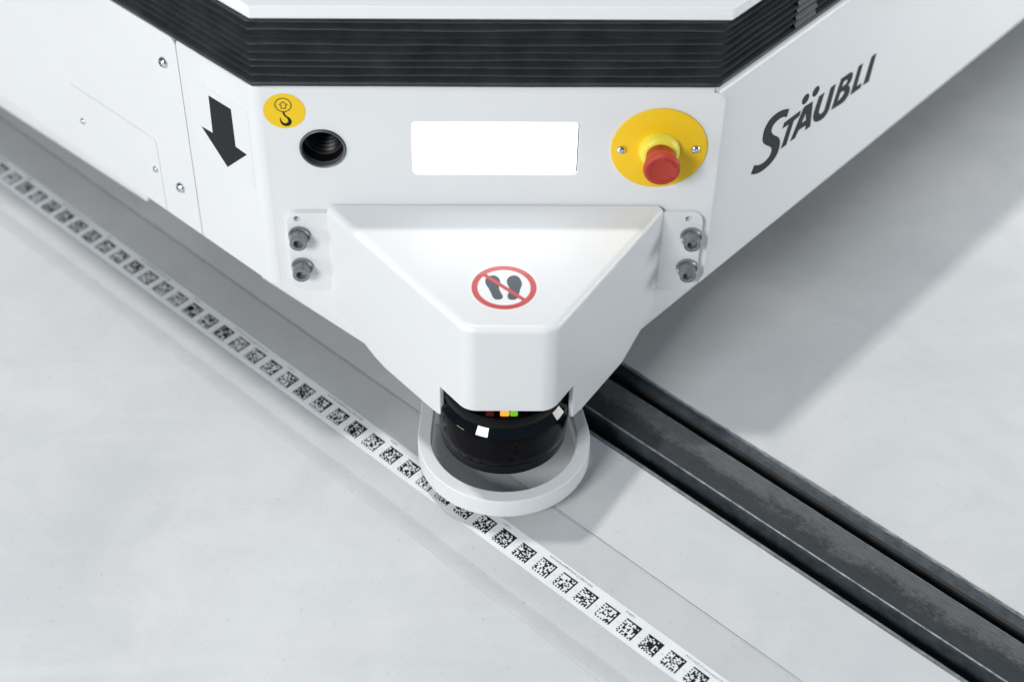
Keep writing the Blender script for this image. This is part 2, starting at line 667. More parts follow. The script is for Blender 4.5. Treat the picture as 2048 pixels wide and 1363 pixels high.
GA = [-1.4 + i * 0.004 for i in range(int(1.8 / 0.004))]
GQ = (0.7847, 0.7853, 0.7860, 0.7867, 0.7874)
for a in GA:
    for j, q in enumerate(GQ):
        z = -0.0012 + 0.0016 * noise.noise((a * 160, q * 900, 1)) + (0.0005 if 0 < j < 4 else 0)
        gv.append(FLOOR.at(a, q, z))
for i in range(len(GA) - 1):
    for j in range(len(GQ) - 1):
        b = i * len(GQ) + j
        gf.append([b, b + 1, b + 6, b + 5])
add('grout_line', gv, gf, GROUT, rail)

# ------------------------------------------------------------------ code tape
TZ = 0.0012
tape = prism('code_tape', [(-2.2, 0.5712), (0.6, 0.5712), (0.6, 0.5956), (-2.2, 0.5956)], FLOOR, 0.0008, TZ, TAPE,
             origin=FLOOR.at(-0.75, 0.5834, 0.0), rot=ROTF)
tag(tape, 'white floor tape printed with a row of square black dot codes', 'tape')
QTOP, S20, PITCHC, SIDE, NM = 0.58876, -0.75698, 0.020, 0.0140, 12
rnd = random.Random(7)
mod = SIDE / NM
for k in range(-1, 43):
    s1 = S20 + (k - 20) * PITCHC
    dens = rnd.choice((0.38, 0.45, 0.5, 0.55, 0.62))
    v, f = [], []
    grid = [[0] * NM for _ in range(NM)]
    for i in range(NM):
        for j in range(NM):
            if j == 0 or i == NM - 1:
                on = 1
            elif i == 0:
                on = j % 2 == 0
            elif j == NM - 1:
                on = i % 2 == 1
            else:
                on = rnd.random() < dens
            grid[i][j] = on
    for j in range(NM):
        i = 0
        while i < NM:
            if not grid[i][j]:
                i += 1; continue
            e = i
            while e < NM and grid[e][j]:
                e += 1
            a0, a1 = s1 - SIDE + i * mod, s1 - SIDE + e * mod
            q1, q0 = QTOP - j * mod, QTOP - (j + 1) * mod
            b = len(v)
            v += [FLOOR.at(a0, q0, TZ + 0.00012), FLOOR.at(a1, q0, TZ + 0.00012), FLOOR.at(a1, q1, TZ + 0.00012), FLOOR.at(a0, q1, TZ + 0.00012)]
            f.append([b, b + 1, b + 2, b + 3])
            i = e
    add('printed_code', v, f, INK, tape)


def text_mesh(name, body, size, place, m, parent):
    """Flat lettering; place(x, y) gives the world point of each outline point."""
    cu = bpy.data.curves.new('lettering', 'FONT')
    cu.body = body
    cu.size = size
    cu.resolution_u = 2
    o = bpy.data.objects.new('lettering', cu)
    COL.objects.link(o)
    dg = bpy.context.evaluated_depsgraph_get()
    me = o.evaluated_get(dg).to_mesh()
    v = [place(p.co.x, p.co.y) for p in me.vertices]
    f = [list(p.vertices) for p in me.polygons]
    o.evaluated_get(dg).to_mesh_clear()
    bpy.data.objects.remove(o)
    bpy.data.curves.remove(cu)
    return add(name, v, f, m, parent)


def tape_text(body, a, flip, m=INK2):
    if flip:
        pl = lambda x, y: FLOOR.at(a - x, 0.5936 - y, TZ + 0.00012)
    else:
        pl = lambda x, y: FLOOR.at(a + x, 0.5914 + y, TZ + 0.00012)
    text_mesh('printed_text', body, 0.0026, pl, m, tape)


for k0 in range(-2, 46, 6):
    s1 = S20 + (k0 - 20) * PITCHC
    if (k0 // 6) % 2 == 0:
        tape_text('PGV-CA25 \u25a1 www.pepperl-fuchs.com', s1 - 0.004, False)
        tape_text('1.0%02d m' % (k0 % 100 if k0 > 0 else 7), s1 + 0.062, False)
    else:
        tape_text('PGV-CA25 \u25a1 www.pepperl-fuchs.com', s1 + 0.030, True, INK)
        tape_text('1.0%02d m' % (k0 % 100), s1 + 0.070, True, INK)
for k in range(-1, 43):
    s1 = S20 + (k - 20) * PITCHC
    prism('tick_mark', [(s1 + 0.0022, 0.5817), (s1 + 0.0042, 0.5817), (s1 + 0.0042, 0.58182), (s1 + 0.0022, 0.58182)], FLOOR,
          TZ + 0.00002, TZ + 0.0001, INK2, tape)

# ================================================================== THE ROBOT
robot = empty('mobile_robot', (0.0145, 1.25, 0.0))
tag(robot, 'white driverless transport robot with black bellows and a yellow-ringed red stop button', 'robot')
ZB, ZT = 0.1040, 0.2855
TH = 0.002                                # panel thickness
SL, SR = -0.95, 0.95                      # how far the sides are built


def inter(P, d, Q, e):
    A = np.array([[d[0], -e[0]], [d[1], -e[1]]])
    t = np.linalg.solve(A, (Q - P)[:2])
    return (P + d * t[0])[:2]


# inner shell behind the panels (shows only in the gaps) and the flat underside
def plan(off, back=1.9, foff=None):
    nl, nr = LEFT.n, RIGHT.n
    p1 = CL - nl * off; p2 = CR - nr * off; pf = V3(0, YFACE + (off if foff is None else foff), 0)
    a = inter(p1, UL, pf, V3(1, 0, 0)); b = inter(pf, V3(1, 0, 0), p2, UR)
    l = (p1 + UL * SL)[:2]; r_ = (p2 + UR * SR)[:2]
    return [l, a, b, r_, np.array([r_[0], back]), np.array([l[0], back])]


TOPF = Frame((0, 0, 0), (1, 0, 0), (0, 1, 0))
prism('inner_shell', [tuple(p) for p in plan(0.0032, foff=0.07)], TOPF, ZB + 0.002, ZT - 0.002, WHITE, robot)

prism('inner_shell', [(0.10, YFACE + 0.0024), (0.1772, YFACE + 0.0024), (0.205, YFACE + 0.0325), (0.10, YFACE + 0.06)], TOPF, ZB + 0.002, ZT - 0.0015, WHITE, robot)
# left rear side panel with an access hatch
hx0, hx1, hz = -0.2375, -0.1282, 0.1738
gp = 0.0006
loop = [(SL, ZB), (hx0 - 0.00005, ZB), (hx0 - 0.00005, hz + gp), (hx1 - 0.003 + gp, hz + gp), (hx1 + gp, hz - 0.003 + gp), (hx1 + gp, ZB), (-0.0838, ZB)]
r = 0.006
loop += [(-0.0838 - r + r * math.cos(t), ZT - r + r * math.sin(t)) for t in [math.pi / 2 * i / 8 for i in range(9)]]
loop += [(SL, ZT)]
rear = prism('side_panel', loop, LEFT, -TH, 0.0, WHITE, robot, bevel=0.0004)
hl = [(hx0, ZB), (hx1, ZB), (hx1, hz - 0.003), (hx1 - 0.003, hz), (hx0, hz)]
hatch = prism('access_hatch', hl, LEFT, -TH, 0.0002, WHITE, robot, bevel=0.0005)


def button_screw(name, fr, px, R, hgt, parent):
    a, b = fr.px(*px, 0.0015)
    o = fr.at(a, b, 0)
    prof = [(R, 0.0), (R * 1.0, hgt * 0.25), (R * 0.9, hgt * 0.6), (R * 0.68, hgt * 0.88), (R * 0.42, hgt), (R * 0.40, hgt * 0.55), (0, hgt * 0.5)]
    return lathe(name, prof, o, fr.n, SILVER, parent, n=24)


button_screw('screw', LEFT, (325, 126), 0.0046, 0.0034, rear)
button_screw('screw', LEFT, (360, 376), 0.0046, 0.0034, rear)
button_screw('screw', LEFT, (164, 244), 0.0030, 0.0018, hatch)
button_screw('screw', LEFT, (309, 340), 0.0030, 0.0018, hatch)

# front panel: left strip, rolled corner and the chamfer face in one sheet
br = 0.016
nl = LEFT.n
tl = br * math.tan((math.pi / 2 - abs(YL)) / 2 + 0)       # tangent length (bend of about 44 degrees)
turn = abs(YL)
tl = br * math.tan(turn / 2)
s_b = -tl                                               # bend start on the left face
x_b = CL[0] + tl                                        # bend end on the front face
cen = LEFT.at(s_b, 0, -br)[:2]
a0_ = math.atan2(nl[1], nl[0]); a1_ = math.atan2(-1, 0)
if a1_ < a0_:
    a1_ += 2 * math.pi
PANEL = [(0.0, ZB + 0.002), (0.0, ZT - 0.004), (-0.0012, ZT - 0.0012), (-0.004, ZT), (-0.012, ZT)]
pth = [LEFT.at(-0.0829, 0)[:2]] + [cen + br * np.array([math.cos(a0_ + (a1_ - a0_) * i / 10), math.sin(a0_ + (a1_ - a0_) * i / 10)]) for i in range(11)]
pv, pf_ = [], []
cum = [0.0]
for i, p in enumerate(pth):
    if i == 0:
        n_ = nl[:2]
    else:
        n_ = (p - cen) / br
    for o_, z in [(-TH, ZB)] + [(0.0, ZB)] + PANEL[1:]:
        q = p + n_ * o_
        pv.append((q[0], q[1], z))
kk = 6
for i in range(len(pth) - 1):
    for k in range(kk - 1):
        a = i * kk + k
        pf_.append([a, a + 1, a + kk + 1, a + kk])
b0 = len(pv)
pv.append(LEFT.at(-0.0829, ZB, -TH)); pv.append(LEFT.at(-0.0829, ZT - 0.004, -TH))
pf_.append([0, 1, 2, b0 + 1])
# chamfer face with display window, socket hole
sx0, sz1 = FRONT.px(822, 244); sx1, sz0 = FRONT.px(1154, 350)
hcx, hcz = FRONT.px(645.5, 297)
HR = 0.0166
XR = 0.1800
outer = [(x_b, ZB), (XR - 0.012, ZB)]
outer += [(XR - 0.012 + 0.012 * math.sin(t), ZB + 0.012 - 0.012 * math.cos(t)) for t in [math.pi / 2 * i / 6 for i in range(1, 7)]]
rc = 0.0085
outer += [(XR - rc + rc * math.cos(t), ZT - 0.004 - rc + rc * math.sin(t)) for t in [math.pi / 2 * i / 8 for i in range(9)]]
outer += [(x_b, ZT - 0.004)]
v2, f2 = prism_geo([outer, rrect(sx0, sx1, sz0, sz1, 0.0032), circle(hcx, hcz, HR, 56)], FRONT, -0.0022, 0.0)
off = len(pv)
pv += v2; pf_ += [[i + off for i in f] for f in f2]
front = add('front_panel', pv, pf_, WHITE, robot, smooth=30, bevel=0.0005)
# rolled top edge of the chamfer face
extrude_path('panel_top_edge', [(x_b, YFACE), (XR - rc, YFACE)], PANEL[1:], WHITE, front, smooth=60)

# display
prism('display_bezel', [rrect(sx0 - 0.004, sx1 + 0.004, sz0 - 0.006, sz1 + 0.004, 0.004)], FRONT, -0.0075, -0.0034, mat('dark_grey_bezel', (0.10, 0.105, 0.11), 0.4), robot)
scr = prism('display', rrect(sx0 - 0.0003, sx1 - 0.0008, sz0 - 0.0045, sz1 - 0.0020, 0.0026), FRONT, -0.0033, -0.0026, SCREEN, robot)
tag(scr, 'blank white lit display')

# threaded lifting socket
P0 = FRONT.at(hcx, hcz, 0)
prof = [(HR - 0.0001, 0.0012), (HR - 0.0006, 0.0016), (HR - 0.0016, 0.0010), (HR - 0.0020, -0.004)]
sock = lathe('lifting_socket', prof, P0, FRONT.n, mat('grey_socket_rim', (0.12, 0.13, 0.138), 0.45, 0.3), robot, n=64)
prof = [(HR - 0.0018, -0.003), (HR - 0.0024, -0.012)]
z_, rr = -0.012, HR - 0.0024
for i in range(7):
    prof += [(rr - 0.0016, z_ - 0.0008), (rr - 0.0016, z_ - 0.0016), (rr - 0.0003, z_ - 0.0028), (rr - 0.0003, z_ - 0.0036)]
    z_ -= 0.0042
    rr -= 0.0003
prof += [(rr, -0.055), (0, -0.055)]
lathe('screw_thread', prof, P0, FRONT.n, HOLEBLK, sock, n=64, smooth=25)

# right side panel
rp = prism('side_panel', [(-0.0005, ZB), (SR, ZB), (SR, ZT - 0.003), (-0.0005, ZT - 0.003)], RIGHT, -TH, 0.0, WHITE, robot, bevel=0.0006)
extrude_path('panel_top_edge', [RIGHT.at(-0.004, 0)[:2], RIGHT.at(SR, 0)[:2]], [(0.0, ZT - 0.0032), (-0.001, ZT - 0.0008), (-0.003, ZT), (-0.012, ZT)], WHITE, rp, smooth=60)
extrude_path('panel_top_edge', [LEFT.at(SL, 0)[:2], LEFT.at(-0.0835, 0)[:2]], [(-0.0005, ZT - 0.0002), (-0.012, ZT - 0.0001)], WHITE, rear, smooth=60)

# lower chassis, set back under the body: a skirt on the left and the two flanks of the prow
DK = 0.028
LEFT2 = Frame(LEFT.at(0, 0, -DK), UL, (0, 0, 1))
RIGHT2 = Frame(RIGHT.at(0, 0, -DK), UR, (0, 0, 1))
k0, k1 = LEFT2.px(0, 213), LEFT2.px(297, 406)
sl = (k1[1] - k0[1]) / (k1[0] - k0[0])
prism('lower_skirt', [(SL, k0[1] + sl * (SL - k0[0])), (k1[0] - 0.003, k1[1]), (k1[0], k1[1] + 0.002), (k1[0] + 0.002, 0.1035), (SL, 0.1035)],
      LEFT2, -0.02, 0.0, WHITE, robot, bevel=0.001)
p0, p1, p2 = LEFT2.px(524, 556), LEFT2.px(757, 706), LEFT2.px(510, 530)
prism('lower_prow', [(p0[0], p0[1]), (p1[0], p1[1]), (p1[0], 0.1035), (p2[0] - 0.012, 0.1035), (p2[0], p2[1])], LEFT2, -0.004, 0.0, WHITE, robot, bevel=0.0012, seg=3)
p0, p1 = RIGHT2.px(1274, 666), RIGHT2.px(1386, 575)
prism('lower_prow', [(p0[0] - 0.01, p0[1]), (p1[0] + 0.08, p1[1]), (p1[0] + 0.08, 0.1035), (p0[0] - 0.01, 0.1035)], RIGHT2, -0.004, 0.0, WHITE, robot, bevel=0.0012, seg=3)
prism('underside', [tuple(p) for p in plan(0.006)], TOPF, ZB - 0.001, ZB + 0.0012, UNDER, robot)

# ------------------------------------------------------------------ bellows
pathB = [LEFT.at(SL, 0)[:2], CL[:2], np.array([0.1745, YFACE]), (V3(0.1745, YFACE, 0) + UR * SR)[:2]]
ZP = 0.3395                               # underside of the top plate
NF = 9
dz0 = (ZP + 0.002 - ZT) / NF
dzf = dz0
rb = random.Random(5)
ZB_ = [ZT - 0.0003 + i * dz0 + (rb.uniform(-0.16, 0.16) * dz0 if 0 < i < NF else 0) for i in range(NF + 1)]
for i in range(NF):
    z0 = ZB_[i]
    dzf = ZB_[i + 1] - ZB_[i]
    pr_ = [(-0.0125, z0), (-0.0085, z0 + dzf * 0.12), (-0.0034, z0 + dzf * 0.31), (-0.0016, z0 + dzf * 0.39), (-0.0010, z0 + dzf * 0.48),
           (-0.0016, z0 + dzf * 0.57), (-0.0036, z0 + dzf * 0.65), (-0.0085, z0 + dzf * 0.86), (-0.0125, z0 + dzf)]
    if i == 0:
        pr_[0:3] = [(-0.0012, z0), (-0.0010, z0 + dzf * 0.1), (-0.0010, z0 + dzf * 0.25)]

    def wob(k, p, z, i=i):
        # the fabric sags and wavers a little between the corners
        w = noise.noise((p[0] * 9 + i * 3.7, p[1] * 9, i * 1.3))
        w2 = noise.noise((p[0] * 40, p[1] * 40, i * 2.1))
        damp = 0.25 if i == 0 else 1.0
        bow = 0.0012 * math.sin(math.pi * min(1, max(0, (p[0] + 0.15) / 0.32))) * (i / NF) if abs(p[1] - YFACE) < 1e-3 else 0
        return damp * (0.0013 * w + 0.0004 * w2) - bow * 0.6, damp * 0.0007 * noise.noise((p[0] * 14, i * 5.0, p[1] * 14))
    extrude_path('bellows_fold', pathB, pr_, BELLOWS, robot, smooth=70, wob=wob, step=0.008)
# overlapping joint in the bellows on the right side
j0, j1 = 0.094, 0.121
jp = [(V3(0.1745, YFACE, 0) + UR * j0)[:2], (V3(0.1745, YFACE, 0) + UR * j1)[:2]]
jprof = []
for i in range(NF * 6 + 1):
    ph = i / 6.0
    jprof.append((-0.0020 + 0.0008 * math.cos(2 * math.pi * (ph - 0.5)), ZT + 0.0006 + ph * dz0))
jm = BELLOWS.copy(); jm.name = 'grey_bellows_joint'
extrude_path('bellows_joint', jp, jprof, jm, robot, smooth=70, step=0.004)

# top plate
off = 0.0015
pa_ = FRONT.px(497, 43); pb_ = FRONT.px(1466, 44)
ptop = [(pa_[0] - math.cos(YL) * 0.9, YFACE + off + -math.sin(YL) * 0.9), (pa_[0], YFACE + off), (pb_[0], YFACE + off),
        (pb_[0] + math.cos(YR) * 0.9, YFACE + off + math.sin(YR) * 0.9), (0.8, 2.0), (-0.8, 2.0)]
prism('top_plate', ptop, TOPF, ZP, ZP + 0.0098, mat('white_top_plate', (0.83, 0.84, 0.85), 0.38), robot, bevel=0.0008)

# ------------------------------------------------------------------ emergency stop
ecx, ecz = FRONT.px(1318, 298, 0.0015)
EO = FRONT.at(ecx, ecz, 0)
est = lathe('emergency_stop_plate', [(0, 0.0002), (0.0344, 0.0002), (0.0346, 0.0006), (0.0344, 0.0016), (0.0339, 0.0018), (0.0, 0.0018)], EO, FRONT.n, YELLOW, robot, n=96, smooth=30)
tag(est, 'round yellow plate of the emergency stop')
lathe('collar', [(0.0148, 0.0016), (0.0148, 0.0030), (0.0145, 0.0062), (0.0124, 0.0092), (0.0118, 0.0096), (0.0100, 0.0097)], EO, FRONT.n, COLLAR, est, n=64)
lathe('button', [(0.0098, 0.0085), (0.0102, 0.0110), (0.0112, 0.0165), (0.0124, 0.0208), (0.0130, 0.0228), (0.01325, 0.0244), (0.0130, 0.0262),
                 (0.0122, 0.0273), (0.0106, 0.0277), (0.0100, 0.0274), (0.0, 0.0276)], EO, FRONT.n, RED, est, n=64, smooth=50)
EF = Frame(EO, (1, 0, 0), (0, 0, 1))
for k in range(3):
    t0 = math.radians(20 + 120 * k)
    arc_ = [(0.0094 * math.cos(t0 + i * 0.16), 0.0094 * math.sin(t0 + i * 0.16)) for i in range(8)]
    prism('turn_arrow', stroke(arc_, 0.0011), EF, 0.0272, 0.0281, RED, est)
for px in ((1242, 301), (1391, 300)):
    a, b = FRONT.px(*px, 0.003)
    o = FRONT.at(a, b, 0.0018)
    s = lathe('screw', [(0.0034, 0.0), (0.0034, 0.0006), (0.0031, 0.0016), (0.0023, 0.0023), (0.0012, 0.0025), (0.0009, 0.0014), (0, 0.0013)], o, FRONT.n, SILVER, est, n=24)

# ------------------------------------------------------------------ stickers and writing
hs = lathe('hook_sticker', [(0, 0.00010), (0.0147, 0.00010), (0.0147, 0.00028), (0, 0.00030)], FRONT.at(*FRONT.px(568.5, 222), 0), FRONT.n, YELL2, robot, n=64, smooth=20)
tag(hs, 'round yellow lifting-point sticker with black hook')
Z5 = lambda pts: FRONT.pxs([(500 + x / 7.573, 170 + y / 7.573) for x, y in pts])
cc = FRONT.px(500 + 500 / 7.573, 170 + 300 / 7.573)
DKY = mat('brown_black_print', (0.045, 0.028, 0.006), 0.35)
prism('hook_symbol', [circle(*cc, 0.0060, 40), circle(*cc, 0.0053, 40)], FRONT, 0.0003, 0.0004, DKY, hs)
prism('hook_symbol', stroke(Z5([(497, 250), (560, 296), (538, 303), (540, 352), (474, 352), (470, 308), (446, 296)]), 0.0006, True), FRONT, 0.0003, 0.0004, DKY, hs)
prism('hook_symbol', Z5([(490, 405), (525, 410), (530, 440), (560, 470), (610, 500), (635, 545), (625, 590), (590, 615), (540, 620), (490, 600), (460, 560),
                         (450, 500), (458, 490), (480, 540), (510, 570), (545, 578), (575, 560), (580, 530), (560, 500), (520, 470), (497, 435)]), FRONT, 0.0003, 0.0004, BLACKPRINT, hs)

q29 = lambda pts: LEFT.pxs([(x / 2.9, y / 2.9) for x, y in pts])
st = prism('arrow_sticker', [(min(a, -0.0075), b) for a, b in q29([(1090, 448), (1466, 668), (1512, 1118), (1142, 892)])], LEFT, 0.00005, 0.00016, STICKCLEAR, robot)
prism('arrow_symbol', q29([(1210, 553), (1340, 633), (1368, 850), (1433, 897), (1322, 968), (1170, 732), (1235, 770)]), LEFT, 0.00017, 0.00026, BLACKPRINT, st)

# company lettering on the right side
ZL = lambda pts: RIGHT.pxs([(1480 + x / 5.047, 90 + y / 5.047) for x, y in pts])


def ell(cx, cy, ax, ay, k, n=22):
    L = math.hypot(ax, ay)
    bx, by = -ay / L * k, ax / L * k
    return [(cx + ax * math.cos(2 * math.pi * i / n) + bx * math.sin(2 * math.pi * i / n),
             cy + ay * math.cos(2 * math.pi * i / n) + by * math.sin(2 * math.pi * i / n)) for i in range(n)]


def spline(pts, sub=4):
    """Closed Catmull-Rom curve through pts; a point given as (x, y, 1) stays a sharp corner."""
    n = len(pts); out = []
    for i in range(n):
        p0, p1, p2, p3 = (np.array(pts[(i + k) % n][:2], float) for k in (-1, 0, 1, 2))
        if len(pts[i]) == 3:
            p0 = p1 * 2 - p2
        if len(pts[(i + 1) % n]) == 3:
            p3 = p2 * 2 - p1
        for s_ in range(sub):
            t = s_ / sub
            out.append(tuple(0.5 * ((2 * p1) + (-p0 + p2) * t + (2 * p0 - 5 * p1 + 4 * p2 - p3) * t * t + (-p0 + 3 * p1 - 3 * p2 + p3) * t ** 3)))
    return out


LETTERS = [
    [spline([(497, 643, 1), (470, 728, 1), (435, 727), (385, 755), (335, 810), (317, 870), (340, 908), (382, 927), (402, 968), (394, 1040), (360, 1125), (295, 1208),
             (215, 1275), (155, 1302), (108, 1305, 1), (143, 1212, 1), (185, 1212), (245, 1180), (295, 1122), (318, 1060), (303, 1027), (262, 1010), (233, 985), (228, 940),
             (245, 855), (290, 768), (355, 700), (430, 656)])],
    [[(612, 660), (600, 712), (541, 766), (465, 1008), (410, 1048), (490, 800), (427, 846), (445, 784)]],
    [[(735, 568), (708, 822), (655, 860), (662, 812), (592, 858), (552, 940), (503, 975), (640, 635), (654, 618)], [(662, 690), (622, 788), (664, 758)]],
    [ell(661, 546, 30, -54, 25)],
    [ell(765, 469, 30, -54, 24)],
    [spline([(853, 478, 1), (805, 635), (796, 680), (812, 697), (842, 668), (862, 618), (915, 430, 1), (967, 392, 1), (908, 615), (885, 675), (845, 733), (795, 768), (755, 775), (738, 748), (742, 690), (797, 520, 1)], 3)],
    [spline([(1020, 342, 1), (1105, 284), (1132, 274), (1138, 300), (1126, 350), (1102, 392), (1088, 404, 1), (1104, 416), (1108, 452), (1092, 505), (1058, 560), (1005, 603), (918, 656, 1)], 3),
     [(1046, 372), (1080, 347), (1086, 362), (1066, 396), (1028, 426)], [(1012, 482), (1046, 460), (1052, 480), (1030, 522), (982, 572)]],
    [[(1197, 215), (1243, 183), (1177, 418), (1228, 380), (1215, 432), (1110, 508)]],
    [[(1328, 118), (1377, 82), (1298, 370), (1240, 408)]],
]
logo = None
for lp in LETTERS:
    loops = [ZL(x) for x in lp]
    o = prism('logo_letter', loops, RIGHT, 0.0001, 0.00022, LOGO, rp)

# ------------------------------------------------------------------ scanner hood
ZH = 0.1822
Ah, Ch, Dh, Bh = (np.array(p) for p in ((-0.1052, 0.9458), (-0.0024, 0.8150), (0.0585, 0.8145), (0.1440, 0.9458)))
Rb = 0.016


def fillet(P, Q, S, r, n=9):
    d1 = (P - Q) / np.linalg.norm(P - Q); d2 = (S - Q) / np.linalg.norm(S - Q)
    ang = math.acos(max(-1, min(1, d1 @ d2)))
    t = r / math.tan(ang / 2)
    a, b = Q + d1 * t, Q + d2 * t
    bis = d1 + d2; bis /= np.linalg.norm(bis)
    c = Q + bis * r / math.sin(ang / 2)
    va, vb = a - c, b - c
    th = math.acos(max(-1, min(1, (va @ vb) / r / r)))
    return [c + (va * math.sin(th * (1 - k / n)) + vb * math.sin(th * k / n)) / math.sin(th) for k in range(n + 1)]


f1, f2_ = fillet(Ah, Ch, Dh, Rb), fillet(Ch, Dh, Bh, Rb)
seq = [Ah + (f1[0] - Ah) * i / 12 for i in range(12)] + f1 + [f1[-1] + (f2_[0] - f1[-1]) * i / 6 for i in range(1, 6)] + f2_ + [f2_[-1] + (Bh - f2_[-1]) * i / 12 for i in range(1, 13)]
seq = [np.array(p) for p in seq]
nn = len(seq)
nrm = []
for i in range(nn):
    d = seq[min(nn - 1, i + 1)] - seq[max(0, i - 1)]
    d = d / np.linalg.norm(d)
    nrm.append(np.array([d[1], -d[0]]))
CUT = 0.1025                                    # lower edge of the front, above the scanner window


def zbot(p, left):
    y = p[1]
    if left:
        pts = [(0.8395, 0.0735), (0.843, 0.0715), (0.8985, 0.0680), (0.9458, 0.0865)]
    else:
        pts = [(0.8410, 0.0690), (0.845, 0.0660), (0.9047, 0.0630), (0.9458, 0.0840)]
    if y < pts[0][0]:
        return CUT
    for (y0, z0), (y1, z1) in zip(pts, pts[1:]):
        if y <= y1:
            return z0 + (z1 - z0) * (y - y0) / (y1 - y0)
    return pts[-1][1]


# put samples exactly at the two cut positions
def insert_cut(side):
    ycut = 0.8395 if side == 0 else 0.8410
    rng = range(nn - 1)
    for i in rng:
        a, b = seq[i], seq[i + 1]
        left = i < nn / 2
        if left == (side == 0) and (a[1] - ycut) * (b[1] - ycut) < 0:
            t = (ycut - a[1]) / (b[1] - a[1])
            return i, a + (b - a) * t, nrm[i] * (1 - t) + nrm[i + 1] * t
    return None


i0, pc0, nc0 = insert_cut(0)
i1, pc1, nc1 = insert_cut(1)
rows = []                                       # (point, normal, z bottom, belongs to a lower wall)
for i in range(nn):
    rows.append((seq[i], nrm[i], zbot(seq[i], i < nn / 2)))
    if i == i0:
        rows.append((pc0, nc0, 0.0735))
    if i == i1:
        rows.append((pc1, nc1, 0.0690))
rt = 0.0055
prof_t = [(-rt * (1 - math.sin(t)), ZH - rt * (1 - math.cos(t))) for t in [math.pi / 2 * k / 6 for k in range(7)]]
cv, cf, low, upc = [], [], [], []
for p, n_, zb in rows:
    u_ = []
    for o_, z in [(0.0, CUT + (ZH - rt - CUT) * k / 4) for k in range(4)] + prof_t[::-1]:
        q = p + n_ * o_
        u_.append(len(cv)); cv.append((q[0], q[1], z))
    upc.append(u_)
    if zb < CUT - 1e-6:
        l_ = []
        for k in range(3):
            l_.append(len(cv)); cv.append((p[0], p[1], zb + (CUT - zb) * k / 3))
        low.append(l_ + [u_[0]])
    else:
        low.append(None)
for i in range(len(rows) - 1):
    for k in range(len(upc[0]) - 1):
        cf.append([upc[i][k], upc[i + 1][k], upc[i + 1][k + 1], upc[i][k + 1]])
    if low[i] and low[i + 1]:
        for k in range(3):
            cf.append([low[i][k], low[i + 1][k], low[i + 1][k + 1], low[i][k + 1]])
cf.append([u_[-1] for u_ in upc])
hood = add('scanner_hood', cv, cf, COVER, robot, smooth=None)
bm = bmesh.new(); bm.from_mesh(hood.data)
bmesh.ops.remove_doubles(bm, verts=bm.verts, dist=1e-6)
top = [f for f in bm.faces if len(f.verts) > 8]
bmesh.ops.triangulate(bm, faces=top)
bmesh.ops.recalc_face_normals(bm, faces=bm.faces)
up = [f for f in bm.faces if abs(f.normal.z) > 0.99]
if up and up[0].normal.z < 0:
    bmesh.ops.reverse_faces(bm, faces=bm.faces)
bm.to_mesh(hood.data); bm.free()
hood.data.polygons.foreach_set('use_smooth', [True] * len(hood.data.polygons))
so = hood.modifiers.new('wall', 'SOLIDIFY')
so.thickness = 0.0042; so.offset = -1.0; so.use_even_offset = True
be = hood.modifiers.new('edge', 'BEVEL'); be.width = 0.0009; be.segments = 3; be.limit_method = 'ANGLE'; be.angle_limit = math.radians(50)
wn = hood.modifiers.new('normals', 'WEIGHTED_NORMAL'); wn.keep_sharp = False
tag(hood, 'white moulded hood over the laser scanner')

# mounting flanges of the hood with their bolts
FT = 0.0044
ZF1 = 0.1768


def flange(x0, x1, rc4, holes, wedge):
    lo = rrect(x0, x1, 0.1015, ZF1, rc4)
    return prism('mounting_flange', [lo] + holes, FRONT, 0.0003, FT, COVER, hood, bevel=0.0009, seg=3)


hL = FRONT.px(594, 438, FT); hR = FRONT.px(1378, 438, FT)
fl = flange(-0.1350, -0.1005, (0.010, 0.0, 0.0, 0.008), [circle(*hL, 0.0026, 20)], 0)
frr = flange(0.1365, 0.1738, (0.0, 0.012, 0.009, 0.0), [circle(*hR, 0.0026, 20)], 0)


